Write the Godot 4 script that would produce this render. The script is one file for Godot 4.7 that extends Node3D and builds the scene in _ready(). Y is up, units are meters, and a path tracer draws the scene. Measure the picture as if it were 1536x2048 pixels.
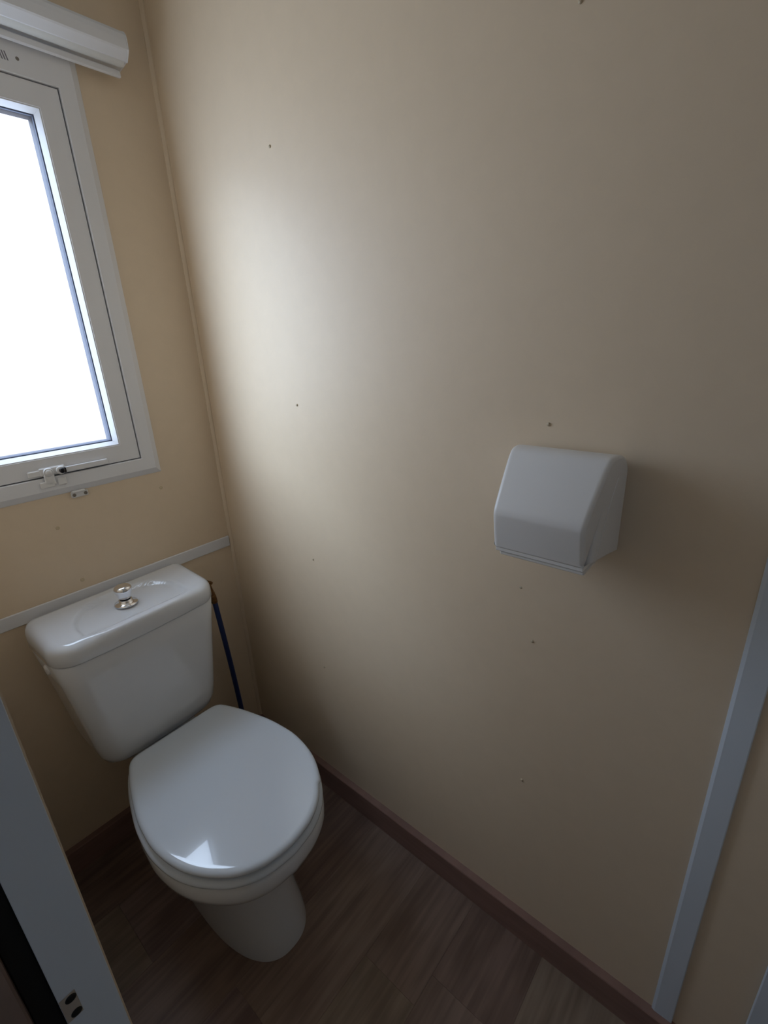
extends Node3D
# A small toilet room. Axes: the room corner stands at x = 0, z = 0; the window wall is the plane z = 0
# (room on its +z side), the long wall is the plane x = 0 (room on its -x side), the floor is y = 0.

const WALL_LEFT_X := -0.712      # inner face of the thin left partition
const ROOM_END_Z := 1.80         # inner face of the wall behind the camera
const CEILING_Y := 2.16
const TOILET_X := -0.368

var M := {}

# ------------------------------------------------------------------ helpers

func new_st() -> SurfaceTool:
	var st := SurfaceTool.new()
	st.begin(Mesh.PRIMITIVE_TRIANGLES)
	return st

# adds a closed set of triangles, turned so that its outside faces out (clockwise fronts)
func volume(tris: PackedVector3Array) -> float:
	var vol := 0.0
	for i in range(0, tris.size(), 3):
		vol += tris[i].dot(tris[i + 1].cross(tris[i + 2]))
	return vol

func put(st: SurfaceTool, tris: PackedVector3Array, smooth := true) -> void:
	emit(st, tris, volume(tris), 0 if smooth else -1)

func emit(st: SurfaceTool, tris: PackedVector3Array, vol: float, group: int) -> void:
	st.set_smooth_group(group)
	for i in range(0, tris.size(), 3):
		st.add_vertex(tris[i])
		if vol > 0.0:
			st.add_vertex(tris[i + 2])
			st.add_vertex(tris[i + 1])
		else:
			st.add_vertex(tris[i + 1])
			st.add_vertex(tris[i + 2])

func obj(called: String, st: SurfaceTool, m: Material, parent: Node = self) -> MeshInstance3D:
	st.generate_normals()
	var o := MeshInstance3D.new()
	o.name = called
	o.mesh = st.commit()
	o.material_override = m
	parent.add_child(o, true)
	return o

func obj_mesh(called: String, me: Mesh, m: Material, parent: Node, at: Vector3) -> MeshInstance3D:
	var o := MeshInstance3D.new()
	o.name = called
	o.mesh = me
	o.material_override = m
	o.position = at
	parent.add_child(o, true)
	return o

func thing(called: String, label: String, category: String, at := Vector3.ZERO) -> Node3D:
	var o := Node3D.new()
	o.name = called
	o.position = at
	add_child(o, true)
	o.set_meta("label", label)
	o.set_meta("category", category)
	return o

func structure(o: Node3D, label: String, category: String) -> Node3D:
	o.set_meta("kind", "structure")
	o.set_meta("label", label)
	o.set_meta("category", category)
	return o

# box between two corners, its edges cut by a chamfer
func box(st: SurfaceTool, a: Vector3, b: Vector3, ch := 0.0) -> void:
	var lo := a.min(b)
	var hi := a.max(b)
	var c := (lo + hi) / 2.0
	var h := (hi - lo) / 2.0
	ch = minf(ch, minf(h.x, minf(h.y, h.z)) * 0.9)
	var t := PackedVector3Array()
	if ch <= 0.0:
		for ax in 3:
			for s in [-1.0, 1.0]:
				var n := Vector3.ZERO
				n[ax] = s
				var u := Vector3.ZERO
				u[(ax + 1) % 3] = 1.0
				var v := n.cross(u)
				var p := [c + (n + u + v) * h, c + (n - u + v) * h, c + (n - u - v) * h, c + (n + u - v) * h]
				t.append_array(PackedVector3Array([p[0], p[1], p[2], p[0], p[2], p[3]]))
		put(st, t, false)
		return
	var inn := h - Vector3.ONE * ch
	for ax in 3:
		for s in [-1.0, 1.0]:
			var n := Vector3.ZERO
			n[ax] = s
			var u := Vector3.ZERO
			u[(ax + 1) % 3] = 1.0
			var v := n.cross(u)
			var p := []
			for k in [[1, 1], [-1, 1], [-1, -1], [1, -1]]:
				p.append(c + n * h + (u * k[0] + v * k[1]) * inn)
			t.append_array(PackedVector3Array([p[0], p[1], p[2], p[0], p[2], p[3]]))
	for ax in 3:                                            # chamfered edges along each axis
		var b1 := (ax + 1) % 3
		var b2 := (ax + 2) % 3
		for s1 in [-1.0, 1.0]:
			for s2 in [-1.0, 1.0]:
				var q := []
				for e in [[-1.0, 0], [1.0, 0], [1.0, 1], [-1.0, 1]]:
					var w := Vector3.ZERO
					w[ax] = e[0] * inn[ax]
					w[b1] = s1 * (h[b1] if e[1] == 0 else inn[b1])
					w[b2] = s2 * (inn[b2] if e[1] == 0 else h[b2])
					q.append(c + w)
				if s1 * s2 < 0.0:
					q.reverse()
				t.append_array(PackedVector3Array([q[0], q[1], q[2], q[0], q[2], q[3]]))
	for sx in [-1.0, 1.0]:
		for sy in [-1.0, 1.0]:
			for sz in [-1.0, 1.0]:
				var s := Vector3(sx, sy, sz)
				var q := [c + s * Vector3(h.x, inn.y, inn.z), c + s * Vector3(inn.x, h.y, inn.z), c + s * Vector3(inn.x, inn.y, h.z)]
				if sx * sy * sz < 0.0:
					q.reverse()
				t.append_array(PackedVector3Array(q))
	put(st, t, false)

# skin over closed rings of equal length, closed by fans at both ends
func loft(st: SurfaceTool, rings: Array, smooth := true) -> void:
	var t := PackedVector3Array()
	var n: int = rings[0].size()
	for r in rings.size() - 1:
		var p: PackedVector3Array = rings[r]
		var q: PackedVector3Array = rings[r + 1]
		for i in n:
			var j := (i + 1) % n
			t.append_array(PackedVector3Array([p[i], q[i], q[j], p[i], q[j], p[j]]))
	var caps := PackedVector3Array()
	for e in [0, rings.size() - 1]:
		var p: PackedVector3Array = rings[e]
		var mid := Vector3.ZERO
		for v in p:
			mid += v
		mid /= n
		for i in n:
			var j := (i + 1) % n
			if e == 0:
				caps.append_array(PackedVector3Array([mid, p[i], p[j]]))
			else:
				caps.append_array(PackedVector3Array([mid, p[j], p[i]]))
	var vol := volume(t) + volume(caps)
	emit(st, t, vol, 0 if smooth else -1)
	emit(st, caps, vol, 1 if smooth else -1)             # end faces keep their own normals

# turned shape: profile of (radius, height) along axis from base
func lathe(st: SurfaceTool, base: Vector3, axis: Vector3, profile: Array, sides := 28, smooth := true) -> void:
	var a := axis.normalized()
	var u := a.cross(Vector3.RIGHT if absf(a.x) < 0.8 else Vector3.UP).normalized()
	var v := a.cross(u)
	var rings := []
	for p in profile:
		var ring := PackedVector3Array()
		for i in sides:
			var w := TAU * i / sides
			ring.append(base + a * p[1] + (u * cos(w) + v * sin(w)) * maxf(p[0], 0.00002))
		rings.append(ring)
	loft(st, rings, smooth)

func tube(st: SurfaceTool, path: Array, radius: float, sides := 16) -> void:
	var rings := []
	var u := Vector3.ZERO
	for k in path.size():
		var d: Vector3 = (path[mini(k + 1, path.size() - 1)] - path[maxi(k - 1, 0)]).normalized()
		if u == Vector3.ZERO:
			u = d.cross(Vector3.RIGHT if absf(d.x) < 0.8 else Vector3.UP).normalized()
		u = (u - d * u.dot(d)).normalized()
		var v := d.cross(u)
		var ring := PackedVector3Array()
		for i in sides:
			var w := TAU * i / sides
			ring.append(path[k] + (u * cos(w) + v * sin(w)) * radius)
		rings.append(ring)
	loft(st, rings)

# a mitred frame round the rectangle x0..x1, y0..y1: profile points are (outward offset, z)
func rect_frame(st: SurfaceTool, x0: float, x1: float, y0: float, y1: float, profile: Array, head := 0.0) -> void:
	var corner := [[x0, y0, -1, -1, 0.0], [x1, y0, 1, -1, 0.0], [x1, y1, 1, 1, head], [x0, y1, -1, 1, head]]
	var t := PackedVector3Array()
	var n := profile.size()
	for k in 4:
		var a: Array = corner[k]
		var b: Array = corner[(k + 1) % 4]
		for i in n:
			var p: Array = profile[i]
			var q: Array = profile[(i + 1) % n]
			var pu := 1.0 if p[0] > -0.03 else 0.0          # only the outer points carry the deeper head
			var qu := 1.0 if q[0] > -0.03 else 0.0
			var v := [Vector3(a[0] + a[2] * p[0], a[1] + a[3] * p[0] + a[4] * pu, p[1]), Vector3(b[0] + b[2] * p[0], b[1] + b[3] * p[0] + b[4] * pu, p[1]),
				Vector3(b[0] + b[2] * q[0], b[1] + b[3] * q[0] + b[4] * qu, q[1]), Vector3(a[0] + a[2] * q[0], a[1] + a[3] * q[0] + a[4] * qu, q[1])]
			t.append_array(PackedVector3Array([v[0], v[1], v[2], v[0], v[2], v[3]]))
	put(st, t, false)

# straight bar with a flat-shaded cross-section, from ring to ring
func bar(st: SurfaceTool, section: Array, along: Vector3) -> void:
	var a := PackedVector3Array(section)
	var b := PackedVector3Array()
	for p in a:
		b.append(p + along)
	loft(st, [a, b], false)

func catmull(pts: Array, per: int) -> Array:
	var out := []
	for i in pts.size() - 1:
		var p0: Vector2 = pts[maxi(i - 1, 0)]
		var p1: Vector2 = pts[i]
		var p2: Vector2 = pts[i + 1]
		var p3: Vector2 = pts[mini(i + 2, pts.size() - 1)]
		for k in per:
			out.append(p1.cubic_interpolate(p2, p0, p3, float(k) / per))
	out.append(pts[-1])
	return out

# closed 2D outline moved inwards along its normals
func inset(poly: Array, d: float) -> Array:
	var out := []
	var n := poly.size()
	var area := 0.0
	for i in n:
		area += poly[i].cross(poly[(i + 1) % n])
	for i in n:
		var e: Vector2 = (poly[(i + 1) % n] - poly[(i + n - 1) % n]).normalized()
		var inward := Vector2(-e.y, e.x) * signf(area)
		out.append(poly[i] + inward * d)
	return out

func level(poly: Array, y: float) -> PackedVector3Array:
	var out := PackedVector3Array()
	for p in poly:
		out.append(Vector3(p.x, y, p.y))
	return out

# ------------------------------------------------------------------ materials

func plain(color: Color, rough: float, spec := 0.5) -> StandardMaterial3D:
	var m := StandardMaterial3D.new()
	m.albedo_color = color
	m.roughness = rough
	m.metallic_specular = spec
	return m

func noise_tex(kind: int, freq: float, a: Color, b: Color, rng_seed: int, octaves := 4, size := 512) -> NoiseTexture2D:
	var n := FastNoiseLite.new()
	n.noise_type = kind
	n.frequency = freq
	n.seed = rng_seed
	n.fractal_octaves = octaves
	var g := Gradient.new()
	g.set_color(0, a)
	g.set_color(1, b)
	var t := NoiseTexture2D.new()
	t.width = size
	t.height = size
	t.seamless = true
	t.noise = n
	t.color_ramp = g
	return t

# woven vinyl of the wall panels: fine crossing threads as relief
func linen_normal() -> ImageTexture:
	var rng := RandomNumberGenerator.new()
	rng.seed = 5
	var n := 512
	var im := Image.create(n, n, false, Image.FORMAT_L8)
	var rows := []
	var cols := []
	for i in n:
		rows.append(rng.randf())
		cols.append(rng.randf())
	for y in n:
		for x in n:
			var v: float = 0.5 + 0.2 * (rows[y / 2] - 0.5) + 0.2 * (cols[x / 2] - 0.5) + 0.25 * (rng.randf() - 0.5)
			im.set_pixel(x, y, Color(v, v, v))
	im.convert(Image.FORMAT_RGBA8)
	im.bump_map_to_normal_map(0.6)
	return ImageTexture.create_from_image(im)

# wood print: long streaks along u
func wood_tex(rng_seed: int, dark: Color, light: Color) -> ImageTexture:
	var a := FastNoiseLite.new()
	a.seed = rng_seed
	a.frequency = 0.05
	a.fractal_octaves = 4
	var b := FastNoiseLite.new()
	b.seed = rng_seed + 9
	b.frequency = 0.012
	b.fractal_octaves = 3
	var im := Image.create(512, 256, false, Image.FORMAT_RGB8)
	for y in 256:
		for x in 512:
			var fine := a.get_noise_2d(x * 0.10, y * 1.6)
			var broad := b.get_noise_2d(x * 0.5, y * 1.1)
			var v := clampf(0.5 + fine * 0.65 + broad * 0.75, 0.0, 1.0)
			im.set_pixel(x, y, dark.lerp(light, v))
	return ImageTexture.create_from_image(im)

func make_materials() -> void:
	var w := plain(Color(0.90, 0.822, 0.718), 0.55, 0.62)
	w.albedo_texture = noise_tex(FastNoiseLite.TYPE_SIMPLEX_SMOOTH, 0.012, Color(0.988, 0.988, 0.986), Color(1, 1, 1), 3)
	w.uv1_triplanar = true
	w.uv1_world_triplanar = true
	w.uv1_scale = Vector3.ONE * 2.6
	w.normal_enabled = true
	w.normal_texture = linen_normal()
	w.normal_scale = 0.25
	M.wall = w
	M.passage = plain(Color(0.80, 0.82, 0.84), 0.7)
	M.ceiling = plain(Color(0.87, 0.86, 0.83), 0.8)
	M.upvc = plain(Color(0.90, 0.905, 0.925), 0.38)
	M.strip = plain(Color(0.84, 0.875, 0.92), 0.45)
	M.gasket = plain(Color(0.33, 0.35, 0.42), 0.7)
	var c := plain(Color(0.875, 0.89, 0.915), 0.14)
	c.clearcoat_enabled = true
	c.clearcoat = 0.6
	c.clearcoat_roughness = 0.06
	M.ceramic = c
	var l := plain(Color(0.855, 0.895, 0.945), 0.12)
	l.clearcoat_enabled = true
	l.clearcoat = 0.7
	l.clearcoat_roughness = 0.02
	M.lid = l
	M.plastic = plain(Color(0.90, 0.90, 0.905), 0.32)
	var ch := plain(Color(0.93, 0.93, 0.94), 0.06)
	ch.metallic = 1.0
	M.chrome = ch
	var st := plain(Color(0.55, 0.53, 0.50), 0.4)
	st.metallic = 0.9
	M.screw = st
	var br := plain(Color(0.62, 0.46, 0.28), 0.45)
	br.metallic = 0.5
	br.albedo_texture = noise_tex(FastNoiseLite.TYPE_SIMPLEX, 0.05, Color(0.55, 0.5, 0.45), Color(1, 1, 1), 12, 3, 128)
	br.uv1_triplanar = true
	br.uv1_scale = Vector3.ONE * 14.0
	M.brass = br
	M.blue = plain(Color(0.11, 0.19, 0.40), 0.4)
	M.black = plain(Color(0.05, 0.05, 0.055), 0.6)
	M.roller = plain(Color(0.07, 0.07, 0.10), 0.25)
	M.nail = plain(Color(0.76, 0.70, 0.60), 0.45)
	M.mark = plain(Color(0.80, 0.73, 0.61), 0.8)
	M.stamp = plain(Color(0.50, 0.49, 0.53), 0.8)
	var bb := plain(Color.WHITE, 0.5, 0.4)
	bb.albedo_texture = wood_tex(77, Color(0.53, 0.42, 0.385), Color(0.59, 0.47, 0.43))
	bb.uv1_triplanar = true
	bb.uv1_world_triplanar = true
	bb.uv1_scale = Vector3(1.0, 4.0, 1.0)
	M.skirting = bb
	var dr := plain(Color.WHITE, 0.5)
	dr.albedo_texture = wood_tex(31, Color(0.49, 0.42, 0.39), Color(0.57, 0.49, 0.455))
	dr.uv1_triplanar = true
	dr.uv1_world_triplanar = true
	dr.uv1_scale = Vector3(2.0, 0.6, 2.0)
	M.door = dr
	M.planks = []
	var tones := [[Color(0.45, 0.37, 0.325), Color(0.55, 0.465, 0.415)], [Color(0.48, 0.40, 0.355), Color(0.58, 0.50, 0.45)],
		[Color(0.42, 0.34, 0.30), Color(0.52, 0.43, 0.385)], [Color(0.48, 0.41, 0.35), Color(0.58, 0.51, 0.445)], [Color(0.45, 0.37, 0.345), Color(0.55, 0.47, 0.44)]]
	for k in tones.size():
		var p := plain(Color.WHITE, 0.5, 0.4)
		p.albedo_texture = wood_tex(100 + k * 7, tones[k][0], tones[k][1])
		p.uv1_triplanar = true
		p.uv1_world_triplanar = true
		p.uv1_scale = Vector3(1.2, 1.2, 3.0)
		M.planks.append(p)
	M.subfloor = plain(Color(0.22, 0.16, 0.13), 0.8)
	var gl := StandardMaterial3D.new()
	gl.albedo_color = Color(0.95, 0.97, 1.0, 0.06)
	gl.transparency = BaseMaterial3D.TRANSPARENCY_ALPHA
	gl.roughness = 0.2
	M.glass = gl

# ------------------------------------------------------------------ the room

func build_shell() -> void:
	# floor: a slab under single wood strips that run along x
	var fl := structure(thing("floor", "", ""), "brown wood-look strip floor around the toilet pedestal", "floor")
	var st := new_st()
	box(st, Vector3(-1.95, -0.12, -0.16), Vector3(0.10, -0.003, 2.75))
	obj("slab", st, M.subfloor, fl)
	var rng := RandomNumberGenerator.new()
	rng.seed = 21
	var edges := [0.0, 0.19, 0.385, 0.575, 0.767, 0.911, 1.09, 1.27, 1.45, 1.63, ROOM_END_Z]
	var cuts := [[-0.45], [-0.22, -0.60], [-0.36], [-0.50], [-0.273], [-0.205, -0.62], [-0.236], [-0.42], [-0.3], [-0.5]]
	var order := [0, 2, 1, 4, 3, 2, 0, 1, 4, 0, 3, 2, 0, 1, 3, 2, 4, 0, 1, 2, 3, 0]
	var k := 0
	for r in edges.size() - 1:
		var xs: Array = [0.0] + cuts[r] + [WALL_LEFT_X - 0.035]
		for c in xs.size() - 1:
			st = new_st()
			var g := 0.0001
			box(st, Vector3(xs[c + 1] + g, -0.003, edges[r] + g), Vector3(xs[c] - g, 0.0, edges[r + 1] - g), 0.0003)
			obj("plank", st, M.planks[order[k % order.size()]], fl)
			k += 1

	st = new_st()
	box(st, Vector3(-1.95, CEILING_Y, -0.16), Vector3(0.10, CEILING_Y + 0.1, 2.75))
	structure(obj("ceiling", st, M.ceiling), "off-white ceiling above the walls", "ceiling")

	# long wall, x = 0
	st = new_st()
	box(st, Vector3(0.0, -0.12, -0.16), Vector3(0.10, CEILING_Y, 2.75))
	var wr := structure(obj("wall_right", st, M.wall), "long cream vinyl wall with the white paper dispenser and small nails", "wall")
	var head := new_st()
	lathe(head, Vector3.ZERO, Vector3.LEFT, [[0.0030, -0.001], [0.0030, 0.0008], [0.0024, 0.0018], [0.0010, 0.0024]], 12)
	head.generate_normals()
	var head_mesh := head.commit()
	var ys := [0.473, 0.820, 1.224, 1.733]
	for z in [0.395, 1.004]:
		for y in ys:
			obj_mesh("nail_head", head_mesh, M.nail, wr, Vector3(0, y, z))
	obj_mesh("nail_head", head_mesh, M.nail, wr, Vector3(0.0012, 0.924, 0.975))

	# window wall, z = 0, with the opening of the window
	st = new_st()
	var wx0 := -0.652
	var wx1 := -0.208
	var wy0 := 1.080
	var wy1 := 1.896
	box(st, Vector3(-1.95, -0.12, -0.055), Vector3(0.0, wy0, 0.0))
	box(st, Vector3(-1.95, wy1, -0.055), Vector3(0.0, CEILING_Y, 0.0))
	box(st, Vector3(wx1, wy0, -0.055), Vector3(0.0, wy1, 0.0))
	box(st, Vector3(-1.95, wy0, -0.055), Vector3(wx0, wy1, 0.0))
	var wb := structure(obj("wall_back", st, M.wall), "cream window wall behind the toilet cistern", "wall")
	head = new_st()
	lathe(head, Vector3.ZERO, Vector3.BACK, [[0.0045, -0.001], [0.0045, 0.0004], [0.0030, 0.0010], [0.0012, 0.0006]], 12)
	head.generate_normals()
	head_mesh = head.commit()
	for p in [Vector3(-0.185, 1.003, 0), Vector3(-0.445, 0.970, 0), Vector3(-0.426, 0.822, 0)]:
		obj_mesh("filled_nail", head_mesh, M.mark, wb, p)

	# left partition: solid up to the doorway, a head above it
	st = new_st()
	box(st, Vector3(WALL_LEFT_X - 0.034, -0.0, 0.0), Vector3(WALL_LEFT_X, CEILING_Y, 0.962))
	box(st, Vector3(WALL_LEFT_X - 0.034, 2.0, 0.962), Vector3(WALL_LEFT_X, CEILING_Y, ROOM_END_Z))
	structure(obj("wall_left", st, M.wall), "thin cream partition ending at the white door jamb", "wall")
	st = new_st()
	box(st, Vector3(WALL_LEFT_X - 0.034, -0.0, ROOM_END_Z), Vector3(0.0, CEILING_Y, ROOM_END_Z + 0.035))
	structure(obj("wall_front", st, M.wall), "cream end wall facing the window wall", "wall")

	# the passage outside the doorway, with its own window
	st = new_st()
	box(st, Vector3(-1.95, -0.12, 2.65), Vector3(0.0, CEILING_Y, 2.75))
	structure(obj("wall_passage", st, M.passage), "pale grey wall at the end of the passage", "wall")
	st = new_st()
	box(st, Vector3(-1.95, -0.12, 0.0), Vector3(-1.85, 1.15, 2.65))
	box(st, Vector3(-1.95, 1.70, 0.0), Vector3(-1.85, CEILING_Y, 2.65))
	box(st, Vector3(-1.95, 1.15, 0.0), Vector3(-1.85, 1.70, 1.90))
	box(st, Vector3(-1.95, 1.15, 2.30), Vector3(-1.85, 1.70, 2.65))
	structure(obj("wall_outer", st, M.passage), "pale grey outer wall of the passage with a window", "wall")
	var w2 := structure(thing("window_2", "", ""), "white-framed passage window opposite the toilet room", "window")
	st = new_st()
	box(st, Vector3(-1.86, 1.12, 1.87), Vector3(-1.835, 1.16, 2.33), 0.003)
	box(st, Vector3(-1.86, 1.69, 1.87), Vector3(-1.835, 1.73, 2.33), 0.003)
	box(st, Vector3(-1.86, 1.16, 1.87), Vector3(-1.835, 1.69, 1.91), 0.003)
	box(st, Vector3(-1.86, 1.16, 2.29), Vector3(-1.835, 1.69, 2.33), 0.003)
	obj("frame", st, M.upvc, w2)
	st = new_st()
	box(st, Vector3(-1.905, 1.15, 1.90), Vector3(-1.90, 1.70, 2.30))
	obj("pane", st, M.glass, w2)

	# skirting boards
	st = new_st()
	bar(st, [Vector3(0, 0, 0.0), Vector3(-0.018, 0, 0.0), Vector3(-0.018, 0.078, 0.0), Vector3(-0.0165, 0.080, 0.0), Vector3(0, 0.080, 0.0)], Vector3(0, 0, ROOM_END_Z))
	structure(obj("baseboard_right", st, M.skirting), "dark brown skirting board along the long cream wall", "skirting")
	st = new_st()
	bar(st, [Vector3(WALL_LEFT_X, 0, 0), Vector3(WALL_LEFT_X, 0, 0.018), Vector3(WALL_LEFT_X, 0.078, 0.018), Vector3(WALL_LEFT_X, 0.080, 0.0165), Vector3(WALL_LEFT_X, 0.080, 0)], Vector3(-0.018 - WALL_LEFT_X, 0, 0))
	structure(obj("baseboard_back", st, M.skirting), "dark brown skirting board behind the toilet", "skirting")

	# corner bead
	st = new_st()
	var sec := [Vector3(0, 0.08, 0)]
	for i in 7:
		var a := PI / 2 * i / 6.0
		sec.append(Vector3(-0.009 + 0.009 * (1.0 - cos(a)) * 0.55, 0.08, 0.009 * sin(a) if i > 0 else 0.0))
	bar(st, [Vector3(0, 0.08, 0), Vector3(-0.009, 0.08, 0), Vector3(-0.0085, 0.08, 0.003), Vector3(-0.006, 0.08, 0.006), Vector3(-0.003, 0.08, 0.0085), Vector3(0, 0.08, 0.009)], Vector3(0, CEILING_Y - 0.08, 0))
	structure(obj("trim_1", st, M.wall), "narrow cream bead in the corner between the two walls", "trim")
	# horizontal white strip behind the cistern
	st = new_st()
	box(st, Vector3(WALL_LEFT_X, 0.765, 0), Vector3(-0.010, 0.799, 0.005), 0.0018)
	structure(obj("trim_2", st, M.upvc), "horizontal white cover strip on the window wall behind the cistern", "trim")
	# upright strips on the long wall
	st = new_st()
	var z0 := 1.304
	bar(st, [Vector3(0, 0.080, z0), Vector3(-0.0025, 0.080, z0), Vector3(-0.005, 0.080, z0 + 0.005), Vector3(-0.005, 0.080, z0 + 0.034), Vector3(-0.004, 0.080, z0 + 0.0355), Vector3(0, 0.080, z0 + 0.0355)], Vector3(0, CEILING_Y - 0.08, 0))
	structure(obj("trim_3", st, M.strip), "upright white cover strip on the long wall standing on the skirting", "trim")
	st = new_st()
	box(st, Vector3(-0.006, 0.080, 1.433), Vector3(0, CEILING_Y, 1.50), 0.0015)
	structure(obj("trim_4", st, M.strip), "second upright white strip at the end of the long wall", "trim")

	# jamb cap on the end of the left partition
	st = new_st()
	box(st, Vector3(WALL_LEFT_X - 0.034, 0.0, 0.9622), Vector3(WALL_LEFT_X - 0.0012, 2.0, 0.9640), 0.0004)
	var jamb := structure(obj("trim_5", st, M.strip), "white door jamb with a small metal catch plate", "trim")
	st = new_st()
	box(st, Vector3(-0.7458, 0.889, 0.9640), Vector3(-0.7352, 0.9155, 0.9646), 0.0003)
	var plate := obj("catch_plate", st, plain(Color(0.70, 0.66, 0.62), 0.5), jamb)
	for y in [0.9105, 0.8935]:
		st = new_st()
		lathe(st, Vector3(-0.7390, y, 0.9646), Vector3.BACK, [[0.0037, -0.0002], [0.0037, 0.0004], [0.0028, 0.0007], [0.001, 0.0008]], 16)
		obj("screw", st, M.black, plate)

	# door leaf opened out into the passage, black strip painting in the shade of the gap at the jamb
	var door := structure(thing("door_1", "", ""), "brown door opened outwards beside the white jamb", "door")
	st = new_st()
	box(st, Vector3(-1.30, 0.008, 0.925), Vector3(-0.7615, 1.985, 0.960), 0.0015)
	obj("leaf", st, M.door, door)
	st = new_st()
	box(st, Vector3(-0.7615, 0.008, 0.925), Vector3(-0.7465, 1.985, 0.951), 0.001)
	obj("gap_shade_strip", st, M.black, door)

# ------------------------------------------------------------------ window

func build_window() -> void:
	var w := structure(thing("window_1", "", ""), "white-framed frosted window above the toilet cistern", "window")
	var cx := -0.430
	var out := 0.255        # half width of the outer frame
	var x0 := cx - out
	var x1 := cx + out
	var y0 := 1.048
	var y1 := 1.925
	# outer frame with a sloped outer edge, and a lining back into the wall
	var st := new_st()
	rect_frame(st, x0, x1, y0, y1, [[0.0, 0.0], [-0.002, 0.003], [-0.0165, 0.013], [-0.046, 0.013], [-0.0475, 0.0115], [-0.0475, -0.045], [-0.034, -0.045], [-0.034, 0.0]], 0.022)
	var frame := obj("frame", st, M.upvc, w)
	# screw hole and faded stamp on the head of the frame
	st = new_st()
	lathe(st, Vector3(-0.288, 1.904, 0.0130), Vector3.BACK, [[0.0032, -0.001], [0.0032, 0.0004], [0.002, 0.0002]], 14)
	obj("screw", st, M.screw, frame)
	for i in 6:
		st = new_st()
		var sx := -0.306 - i * 0.0045
		bar(st, [Vector3(sx, 1.896, 0.013), Vector3(sx + 0.0022, 1.896, 0.013), Vector3(sx - 0.0008, 1.910, 0.013), Vector3(sx - 0.003, 1.910, 0.013)], Vector3(0, 0, 0.0002))
		obj("stamp_stroke", st, M.stamp, frame)
	# sash
	var sx0 := x0 + 0.0498
	var sx1 := x1 - 0.0498
	var sy0 := y0 + 0.0498
	var sy1 := y1 - 0.0498
	st = new_st()
	rect_frame(st, sx0, sx1, sy0, sy1, [[0.0, -0.045], [0.0, 0.0075], [-0.001, 0.0085], [-0.0410, 0.0085], [-0.0420, 0.0075], [-0.0420, -0.045]])
	var sash := obj("sash", st, M.upvc, w)
	# seal between frame and sash
	st = new_st()
	rect_frame(st, sx0, sx1, sy0, sy1, [[0.0023, -0.02], [0.0023, 0.002], [0.0, 0.002], [0.0, -0.02]])
	obj("seal", st, M.gasket, sash)
	# glazing bead, sloped to the glass
	st = new_st()
	rect_frame(st, sx0, sx1, sy0, sy1, [[-0.0420, -0.012], [-0.0420, 0.0072], [-0.0440, 0.0076], [-0.0525, -0.002], [-0.0525, -0.012]])
	obj("glazing_bead", st, M.upvc, sash)
	st = new_st()
	rect_frame(st, sx0, sx1, sy0, sy1, [[-0.0420, -0.030], [-0.0420, -0.004], [-0.0550, -0.004], [-0.0560, -0.006], [-0.0560, -0.030]])
	obj("glazing_gasket", st, M.gasket, sash)
	st = new_st()
	box(st, Vector3(sx0 + 0.046, sy0 + 0.046, -0.0130), Vector3(sx1 - 0.046, sy1 - 0.046, -0.0090))
	var pane := obj("pane", st, M.glass, sash)
	pane.set_meta("label", "bright frosted glass pane")

	# latch on the foot of the sash
	st = new_st()
	box(st, Vector3(-0.474, 1.1015, 0.0085), Vector3(-0.446, 1.1155, 0.0135), 0.002)
	box(st, Vector3(-0.452, 1.100, 0.0085), Vector3(-0.398, 1.119, 0.0145), 0.003)
	var latch := obj("latch", st, M.plastic, sash)
	st = new_st()
	lathe(st, Vector3(-0.4350, 1.108, 0.0135), Vector3.BACK, [[0.0100, 0.0], [0.0100, 0.004], [0.0085, 0.0065], [0.0080, 0.0062], [0.0068, 0.0062], [0.0060, 0.0082], [0.002, 0.0086]], 24)
	obj("pivot", st, M.plastic, latch)
	st = new_st()
	lathe(st, Vector3(-0.4095, 1.1075, 0.0135), Vector3.BACK, [[0.0098, 0.0], [0.0098, 0.003], [0.008, 0.005], [0.002, 0.005]], 24)
	obj("boss", st, M.plastic, latch)
	st = new_st()
	lathe(st, Vector3(-0.4075, 1.107, 0.0150), Vector3.BACK, [[0.0062, 0.0], [0.0062, 0.0075], [0.0050, 0.0090], [0.001, 0.0090]], 20)
	box(st, Vector3(-0.4065, 1.1010, 0.0150), Vector3(-0.3995, 1.113, 0.022), 0.001)
	obj("roller", st, M.roller, latch)
	st = new_st()
	box(st, Vector3(-0.400, 1.1005, 0.0085), Vector3(-0.306, 1.1130, 0.0170), 0.0010)
	obj("handle_bar", st, M.upvc, latch)
	st = new_st()
	box(st, Vector3(-0.446, 1.078, 0.0130), Vector3(-0.425, 1.103, 0.0175), 0.002)
	obj("latch_arm", st, M.plastic, latch)
	# keeper on the frame below
	st = new_st()
	box(st, Vector3(-0.457, 1.0730, 0.0130), Vector3(-0.428, 1.0875, 0.0175), 0.0018)
	obj("keeper", st, M.plastic, frame)
	st = new_st()
	box(st, Vector3(-0.4205, 1.0735, 0.0130), Vector3(-0.4035, 1.0905, 0.0175), 0.0018)
	obj("keeper", st, M.plastic, frame)

	# little cord bracket screwed under the frame
	var b := thing("cord_bracket", "tiny white bracket with two screws under the window frame", "bracket", Vector3(-0.3815, 1.0405, 0.0))
	st = new_st()
	box(st, Vector3(-0.0185, -0.0075, 0.0), Vector3(0.0185, 0.0060, 0.006), 0.0015)
	obj("body", st, M.plastic, b)
	st = new_st()
	box(st, Vector3(-0.0175, 0.0050, 0.002), Vector3(0.0120, 0.0105, 0.012), 0.002)
	obj("lug", st, M.plastic, b)
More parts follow.
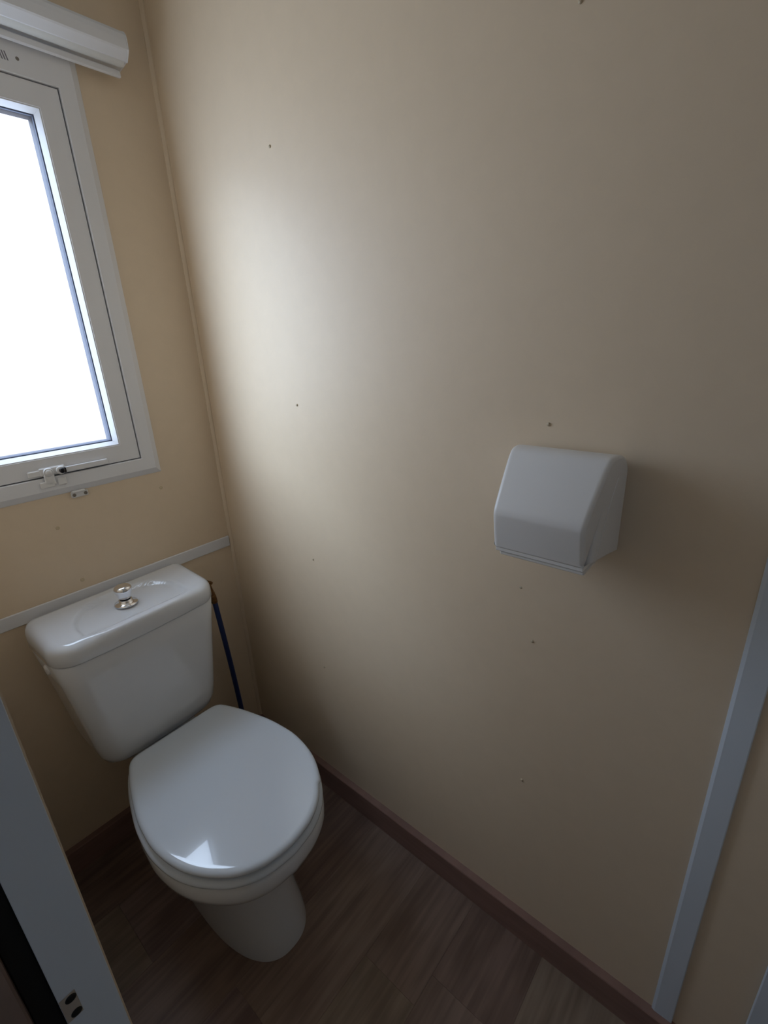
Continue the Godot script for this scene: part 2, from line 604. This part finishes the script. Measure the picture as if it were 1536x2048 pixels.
	for x in [-0.0125, 0.0125]:
		st = new_st()
		lathe(st, Vector3(x, -0.0008, 0.0058), Vector3.BACK, [[0.0040, 0.0], [0.0040, 0.0014], [0.0028, 0.0022], [0.0010, 0.0016]], 14)
		obj("screw", st, M.screw, b)

# ------------------------------------------------------------------ roller blind

func build_blind() -> void:
	var t := thing("roller_blind", "white rolled-up blind cassette mounted above the window", "blind", Vector3(0, 1.93, 0))
	var xr := -0.0855
	var xl := -0.700
	var st := new_st()
	var sec := [[0.0, 0.012], [0.0, 0.070], [0.050, 0.070], [0.059, 0.066], [0.0645, 0.059], [0.066, 0.050], [0.066, 0.034], [0.064, 0.031], [0.052, 0.0185], [0.049, 0.0175], [0.046, 0.019]]
	var ring := []
	for p in sec:
		ring.append(Vector3(xl, p[1], p[0]))
	bar(st, ring, Vector3(xr - 0.003 - xl, 0, 0))
	obj("cassette", st, M.upvc, t)
	st = new_st()
	ring = []
	for p in sec:
		ring.append(Vector3(xr - 0.003, (p[1] - 0.04) * 1.02 + 0.04, p[0] * 1.01))
	bar(st, ring, Vector3(0.003, 0, 0))
	obj("end_cap", st, M.upvc, t)
	st = new_st()
	box(st, Vector3(xl + 0.004, -0.004, 0.0190), Vector3(xr - 0.007, 0.010, 0.0270), 0.0025)
	obj("bottom_rail", st, M.upvc, t)
	st = new_st()
	tube(st, [Vector3(xl + 0.003, 0.034, 0.036), Vector3(xr - 0.006, 0.034, 0.036)], 0.0215, 24)
	obj("fabric_roll", st, plain(Color(0.86, 0.86, 0.85), 0.9), t)

# ------------------------------------------------------------------ toilet

# half widths of the seat outline against the distance from the wall
const SEAT_HALF := [[0.205, 0.0], [0.205, 0.060], [0.2055, 0.100], [0.211, 0.118], [0.225, 0.130], [0.265, 0.147], [0.305, 0.160], [0.37, 0.177], [0.42, 0.184], [0.47, 0.186], [0.53, 0.177], [0.58, 0.158], [0.625, 0.128], [0.655, 0.096], [0.675, 0.053], [0.683, 0.0]]

func seat_outline() -> Array:
	var half := []
	for p in SEAT_HALF:
		half.append(Vector2(p[1], p[0]))
	half = catmull(half, 5)
	var out := half.duplicate()
	for i in range(half.size() - 2, 0, -1):
		out.append(Vector2(-half[i].x, half[i].y))
	return out

func fitted(poly: Array, hw: float, zb: float, zf: float, blunt := 0.0) -> Array:
	var out := []
	for p in poly:
		var q := Vector2(p.x / 0.186, (p.y - 0.444) / 0.239)
		var a := q.angle()
		var e := Vector2(signf(cos(a)) * pow(absf(cos(a)), 0.82), signf(sin(a)) * pow(absf(sin(a)), 0.82))
		q = q.lerp(e, blunt)
		out.append(Vector2(q.x * hw, (zb + zf) / 2.0 + q.y * (zf - zb) / 2.0))
	return out

# rounded rectangle hugging z = zb, its front corners rounder than its back ones and its front bowed
func tank_outline(hw: float, zb: float, zf: float, r_back: float, r_front: float, bow: float) -> Array:
	var out := []
	var corners := [[hw - r_front, zf - r_front, r_front, 0.0], [-hw + r_front, zf - r_front, r_front, PI / 2], [-hw + r_back, zb + r_back, r_back, PI], [hw - r_back, zb + r_back, r_back, PI * 1.5]]
	for k in 4:
		var c: Array = corners[k]
		for i in 11:
			var a: float = c[3] + PI / 2 * i / 10.0
			out.append(Vector2(c[0] + c[2] * cos(a), c[1] + c[2] * sin(a)))
		var d: Array = corners[(k + 1) % 4]
		var a_end: Vector2 = out[-1]
		var b_start := Vector2(d[0] + d[2] * cos(d[3]), d[1] + d[2] * sin(d[3]))
		for i in range(1, 10):
			out.append(a_end.lerp(b_start, i / 10.0))
	for i in out.size():
		var p: Vector2 = out[i]
		var f := clampf((p.y - zb) / (zf - zb), 0.0, 1.0)
		p.y -= bow * f * f * (p.x / hw) * (p.x / hw)
		out[i] = p
	return out

func build_toilet() -> void:
	var t := thing("toilet", "white close-coupled ceramic toilet with its lid closed", "toilet", Vector3(TOILET_X, 0, 0))
	var outline := seat_outline()

	# bowl and pedestal
	var st := new_st()
	var rings := []
	for r in [[0.0, 0.106, 0.16, 0.622], [0.012, 0.1055, 0.16, 0.621], [0.05, 0.102, 0.16, 0.613], [0.10, 0.097, 0.155, 0.602], [0.16, 0.094, 0.15, 0.594], [0.20, 0.096, 0.13, 0.594], [0.235, 0.107, 0.14, 0.603],
			[0.262, 0.125, 0.16, 0.618], [0.283, 0.146, 0.18, 0.637], [0.300, 0.166, 0.19, 0.656], [0.314, 0.181, 0.198, 0.674], [0.328, 0.189, 0.202, 0.685], [0.345, 0.1915, 0.203, 0.690], [0.362, 0.1905, 0.203, 0.6885], [0.372, 0.187, 0.205, 0.685], [0.376, 0.180, 0.212, 0.677]]:
		rings.append(level(fitted(outline, r[1], r[2], r[3], 1.0 - smoothstep(0.12, 0.29, r[0])), r[0]))
	loft(st, rings)
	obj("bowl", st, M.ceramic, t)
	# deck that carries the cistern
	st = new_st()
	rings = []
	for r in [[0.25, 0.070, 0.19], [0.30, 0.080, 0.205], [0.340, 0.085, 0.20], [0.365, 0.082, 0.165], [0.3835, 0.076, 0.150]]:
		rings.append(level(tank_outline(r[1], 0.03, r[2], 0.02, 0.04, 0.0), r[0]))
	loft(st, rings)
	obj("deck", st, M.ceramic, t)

	# seat ring
	st = new_st()
	rings = []
	var seat := inset(outline, -0.0065)
	for r in [[0.010, 0.3775], [0.003, 0.3785], [0.0, 0.3820], [0.0006, 0.3865], [0.0045, 0.3920], [0.011, 0.3952], [0.020, 0.3962], [0.030, 0.3955]]:
		rings.append(level(inset(seat, r[0]), r[1]))
	loft(st, rings)
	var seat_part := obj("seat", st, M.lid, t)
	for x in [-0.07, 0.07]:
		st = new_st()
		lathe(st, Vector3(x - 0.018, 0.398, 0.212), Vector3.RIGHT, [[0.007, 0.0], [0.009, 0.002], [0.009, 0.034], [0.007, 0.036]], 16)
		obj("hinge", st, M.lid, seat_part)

	# lid: thin shell with rolled edge, a nick on its right flank
	var nick := []
	for p in outline:
		var q: Vector2 = p
		if q.x > 0.02 and q.y > 0.30:
			var past := clampf((q.y - 0.617) / 0.004, 0.0, 1.0) * clampf((q.x - 0.05) / 0.09, 0.0, 1.0)
			var ahead := clampf((q.y - 0.40) / 0.20, 0.0, 1.0) * (1.0 - clampf((q.y - 0.617) / 0.004, 0.0, 1.0))
			q -= Vector2(q.x, q.y - 0.45).normalized() * (0.0035 * past - 0.0015 * ahead)
		nick.append(q)
	st = new_st()
	rings = []
	for r in [[0.016, 0.4030], [0.0075, 0.4035], [0.0022, 0.4060], [0.0, 0.4100], [0.0006, 0.4138], [0.0030, 0.4172], [0.0070, 0.4195], [0.0125, 0.4205]]:
		rings.append(level(inset(nick, r[0]), r[1]))
	var last: PackedVector3Array = rings[-1]
	var mid := Vector3(0, 0.4208, 0.44)
	for s in [0.97, 0.92, 0.8, 0.65, 0.5, 0.35, 0.2, 0.08]:
		var ring := PackedVector3Array()
		for p in last:
			var q: Vector3 = mid + (p - mid) * s
			q.y = 0.4205 + 0.0006 * (1.0 - s * s)
			ring.append(q)
		rings.append(ring)
	loft(st, rings)
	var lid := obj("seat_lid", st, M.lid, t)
	lid.rotation.x = deg_to_rad(0.6)                     # rests a little lower at the front
	lid.position = Vector3(0, 0.0045, 0.0)
	lid.set_meta("label", "closed glossy white lid with a nick in its edge")

	# cistern
	st = new_st()
	rings = []
	for r in [[0.3830, 0.105, 0.155], [0.3850, 0.124, 0.167], [0.391, 0.139, 0.177], [0.402, 0.149, 0.185], [0.422, 0.156, 0.190], [0.46, 0.162, 0.194], [0.53, 0.170, 0.198], [0.60, 0.1790, 0.201], [0.66, 0.1868, 0.2040], [0.7195, 0.1945, 0.2070], [0.7212, 0.1935, 0.2060], [0.7225, 0.1890, 0.2015]]:
		rings.append(level(tank_outline(r[1], 0.016, r[2], 0.02, 0.045, 0.008), r[0]))
	loft(st, rings)
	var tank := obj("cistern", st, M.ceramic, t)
	tank.position.x = -0.0130                            # set a touch askew on the bowl
	tank.rotation.y = deg_to_rad(2.2)
	st = new_st()
	lathe(st, Vector3(-0.186, 0.690, 0.105), Vector3.LEFT, [[0.013, 0.0], [0.013, 0.006], [0.011, 0.009], [0.002, 0.0095]], 20)
	obj("inlet_plug", st, M.plastic, tank)

	# cistern lid with a shallow dished top
	st = new_st()
	rings = []
	var plan := tank_outline(0.1978, 0.012, 0.2115, 0.030, 0.055, 0.007)
	for r in [[0.006, 0.7240], [0.0015, 0.7245], [0.0, 0.7265], [0.0, 0.7480], [0.0008, 0.7560], [0.0035, 0.7635], [0.0085, 0.7695], [0.0150, 0.7732], [0.0220, 0.7748]]:
		var full := inset(plan, r[0])
		var tight := inset(plan, r[0] * 0.32)
		var ring := []
		for i in plan.size():                              # crisp front edge, softly rolled ends and back
			var p: Vector2 = plan[i]
			var soft := maxf(smoothstep(0.075, 0.150, absf(p.x)), 1.0 - smoothstep(0.15, 0.19, p.y))
			ring.append(tight[i].lerp(full[i], soft))
		rings.append(level(ring, r[1]))
	last = rings[-1]
	mid = Vector3(0.0, 0.7748, 0.112)
	for k in range(1, 48):
		var s := 1.0 - k / 48.0
		var ring := PackedVector3Array()
		for p in last:
			var q: Vector3 = mid + (p - mid) * s
			var e := Vector2(q.x / 0.126, (q.z - 0.150) / 0.100).length()
			if q.z > 0.150:
				e = absf(q.x) / 0.126
			var dish := 1.0 - smoothstep(0.93, 1.03, e)
			var edge := smoothstep(1.0, 0.93, s)
			q.y = 0.7748 + (0.0015 * (1.0 - s) - 0.0080 * dish * (1.0 - smoothstep(0.172, 0.196, q.z))) * edge
			ring.append(q)
		rings.append(ring)
	for i in rings.size():                                 # the top falls towards the front
		var ring: PackedVector3Array = rings[i]
		for k in ring.size():
			var f := clampf((ring[k].y - 0.732) / 0.040, 0.0, 1.0)
			ring[k].y += f * lerpf(0.0125, -0.0055, clampf((ring[k].z - 0.012) / 0.195, 0.0, 1.0))
		rings[i] = ring
	loft(st, rings)
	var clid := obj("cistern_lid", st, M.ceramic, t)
	clid.position.x = -0.0130
	clid.rotation.y = deg_to_rad(2.2)
	# chrome pull knob on its collar
	var kx := -0.0015
	var kz := 0.118
	var ky := 0.7725
	st = new_st()
	lathe(st, Vector3(kx, ky, kz), Vector3.UP, [[0.0265, 0.0], [0.0270, 0.0015], [0.0262, 0.0030], [0.0200, 0.0045], [0.0165, 0.0080], [0.0155, 0.0115], [0.0145, 0.0125], [0.006, 0.0125]], 40)
	var collar := obj("knob_collar", st, M.chrome, clid)
	collar.set_meta("label", "flared chrome collar")
	st = new_st()
	lathe(st, Vector3(kx, ky + 0.0120, kz), Vector3.UP, [[0.0125, 0.0], [0.0125, 0.008]], 24)
	obj("knob_stem", st, M.black, clid)
	st = new_st()
	lathe(st, Vector3(kx, ky + 0.0160, kz), Vector3.UP, [[0.0110, 0.0], [0.0135, 0.0004], [0.0150, 0.0020], [0.0162, 0.0080], [0.0180, 0.0140], [0.0197, 0.0195], [0.0204, 0.0230], [0.0202, 0.0265], [0.0186, 0.0300], [0.0150, 0.0325], [0.0090, 0.0338], [0.003, 0.0341]], 40)
	var knob := obj("flush_knob", st, M.chrome, clid)
	knob.set_meta("label", "chrome flush knob")

# ------------------------------------------------------------------ water pipe

func build_pipe() -> void:
	var t := thing("water_pipe", "blue plastic water pipe with a brass fitting beside the cistern", "pipe", Vector3(-0.0915, 0, 0.052))
	var top := Vector3(-0.0290, 0.634, 0.0)
	var st := new_st()
	var pts := []
	for i in 9:
		var f := i / 8.0
		pts.append(Vector3(0, 0.0, 0).lerp(top, f) + Vector3(0.004 * sin(f * PI), 0, 0.0))
	tube(st, pts, 0.0078, 18)
	obj("hose", st, M.blue, t)
	st = new_st()
	lathe(st, top - Vector3(-0.0003, 0.008, 0), Vector3(-0.09, 1.0, 0), [[0.0086, 0.0], [0.0095, 0.001], [0.0095, 0.024], [0.0080, 0.027], [0.0080, 0.036], [0.0062, 0.040], [0.0066, 0.0405], [0.0066, 0.0425], [0.0058, 0.044], [0.0048, 0.056], [0.0044, 0.066], [0.002, 0.067]], 20)
	obj("brass_fitting", st, M.brass, t)
	st = new_st()
	lathe(st, top + Vector3(-0.0005, 0.060, 0.0), Vector3(-0.75, 0.66, 0), [[0.0045, -0.004], [0.0050, 0.0], [0.0042, 0.010], [0.0036, 0.014], [0.0044, 0.015], [0.0040, 0.019], [0.001, 0.0195]], 14)
	obj("valve_tip", st, M.brass, t)

# ------------------------------------------------------------------ paper dispenser

func build_dispenser() -> void:
	var t := thing("paper_dispenser", "white plastic toilet paper dispenser mounted on the long cream wall", "dispenser", Vector3(0, 1.035, 1.046))
	# side outline (distance from the wall, height), from the wall at the top round to the wall at the foot
	var side := catmull([Vector2(0.0, 0.128), Vector2(0.003, 0.140), Vector2(0.012, 0.1520), Vector2(0.030, 0.1595), Vector2(0.056, 0.1600), Vector2(0.072, 0.1500), Vector2(0.098, 0.1200), Vector2(0.121, 0.0900), Vector2(0.1275, 0.0770), Vector2(0.1270, 0.0640), Vector2(0.1215, 0.0340), Vector2(0.1180, 0.0170)], 6)
	var half := func(d: float) -> float: return 0.0815 - 0.0135 * d / 0.12
	# cover: skin of the outline with rolled flanks
	var st := new_st()
	var rings := []
	var prof := [[1.0, 0.0045], [0.985, 0.0020], [0.955, 0.0004], [0.90, 0.0]]
	var across := []
	for p in prof:
		across.append([-p[0], p[1]])
	for i in range(prof.size() - 1, -1, -1):
		across.append([prof[i][0], prof[i][1]])
	var poly := []
	for p in side:
		poly.append(p)
	poly.append(Vector2(0.085, 0.0125))
	poly.append(Vector2(0.040, 0.0080))
	poly.append(Vector2(0.0, 0.0050))
	for a in across:
		var sh := inset(poly, a[1])
		var ring := PackedVector3Array()
		for p in sh:
			ring.append(Vector3(-maxf(p.x, 0.0), p.y, a[0] * half.call(p.x)))
		rings.append(ring)
	loft(st, rings)
	obj("cover", st, M.plastic, t)
	# raised seam of the hinged cover on each flank
	for s in [-1.0, 1.0]:
		st = new_st()
		var path := []
		for p in catmull([Vector2(0.036, 0.128), Vector2(0.050, 0.100), Vector2(0.066, 0.062), Vector2(0.080, 0.022)], 5):
			path.append(Vector3(-p.x, p.y, s * (half.call(p.x) - 0.0002)))
		tube(st, path, 0.0011, 8)
		obj("flank_rib", st, M.plastic, t)
	# foot: the inner tray shows as two stepped lips under the cover
	st = new_st()
	box(st, Vector3(-0.1170, 0.0105, -0.0655), Vector3(-0.004, 0.0185, 0.0675), 0.0010)
	obj("tray_rim", st, M.plastic, t)
	st = new_st()
	box(st, Vector3(-0.1135, 0.0035, -0.0600), Vector3(-0.003, 0.0095, 0.0680), 0.0015)
	obj("tray", st, M.plastic, t)

# ------------------------------------------------------------------

func _ready() -> void:
	# camera: hand-held in the doorway, wide lens, tilted down and to the right
	var cam := Camera3D.new()
	cam.name = "camera"
	cam.fov = 94.586
	cam.near = 0.02
	cam.transform = Transform3D(Basis(Vector3(0.64372199, -0.04343254, 0.76402593), Vector3(0.28801588, 0.93872895, -0.18930087), Vector3(-0.70899143, 0.34190873, 0.61678973)), Vector3(-0.734, 1.36, 1.2908))
	add_child(cam)
	cam.current = true

	# overcast, bluish sky
	var sky := ProceduralSkyMaterial.new()
	sky.sky_top_color = Color(1.38, 1.6, 2).linear_to_srgb()
	sky.sky_horizon_color = Color(1.14, 1.3, 1.56).linear_to_srgb()
	sky.sky_curve = 0.6
	sky.ground_horizon_color = Color(1.15, 1.2, 1.28).linear_to_srgb()
	sky.ground_bottom_color = Color(0.9, 0.92, 0.95).linear_to_srgb()
	var env := Environment.new()
	env.background_mode = Environment.BG_SKY
	env.sky = Sky.new()
	env.sky.sky_material = sky
	env.tonemap_mode = Environment.TONE_MAPPER_LINEAR
	env.tonemap_exposure = 1.42
	env.sdfgi_enabled = true
	env.ssao_enabled = true
	env.ssil_enabled = true
	var we := WorldEnvironment.new()
	we.environment = env
	add_child(we)

	# daylight through the frosted window over the toilet
	var day := AreaLight3D.new()
	day.name = "window_daylight"
	day.area_size = Vector2(0.296, 0.662)
	day.light_color = Color(0.81, 0.895, 1.0)
	day.light_energy = 0.27
	day.area_range = 8.0
	day.shadow_enabled = true
	day.position = Vector3(-0.430, 1.4865, -0.0075)
	day.rotation.y = PI
	add_child(day)
	# the bright side of the hazy sky, high on the left, spread wide by the frosted glass
	var haze := DirectionalLight3D.new()
	haze.name = "hazy_sun"
	haze.light_color = Color(0.82, 0.91, 1.0)
	haze.light_energy = 2.3
	haze.light_angular_distance = 56.0
	haze.shadow_enabled = true
	haze.sky_mode = DirectionalLight3D.SKY_MODE_LIGHT_ONLY
	haze.look_at_from_position(Vector3.ZERO, Vector3(0.74, -0.62, 0.39), Vector3.UP)
	add_child(haze)
	# daylight through the passage window
	var day2 := AreaLight3D.new()
	day2.name = "passage_window_daylight"
	day2.area_size = Vector2(0.40, 0.55)
	day2.light_color = Color(0.58, 0.78, 1.0)
	day2.light_energy = 0.009
	day2.area_range = 8.0
	day2.shadow_enabled = true
	day2.position = Vector3(-1.91, 1.425, 2.10)
	day2.rotation.y = -PI / 2
	add_child(day2)

	make_materials()
	build_shell()
	build_window()
	build_toilet()
	build_dispenser()
	build_blind()
	build_pipe()
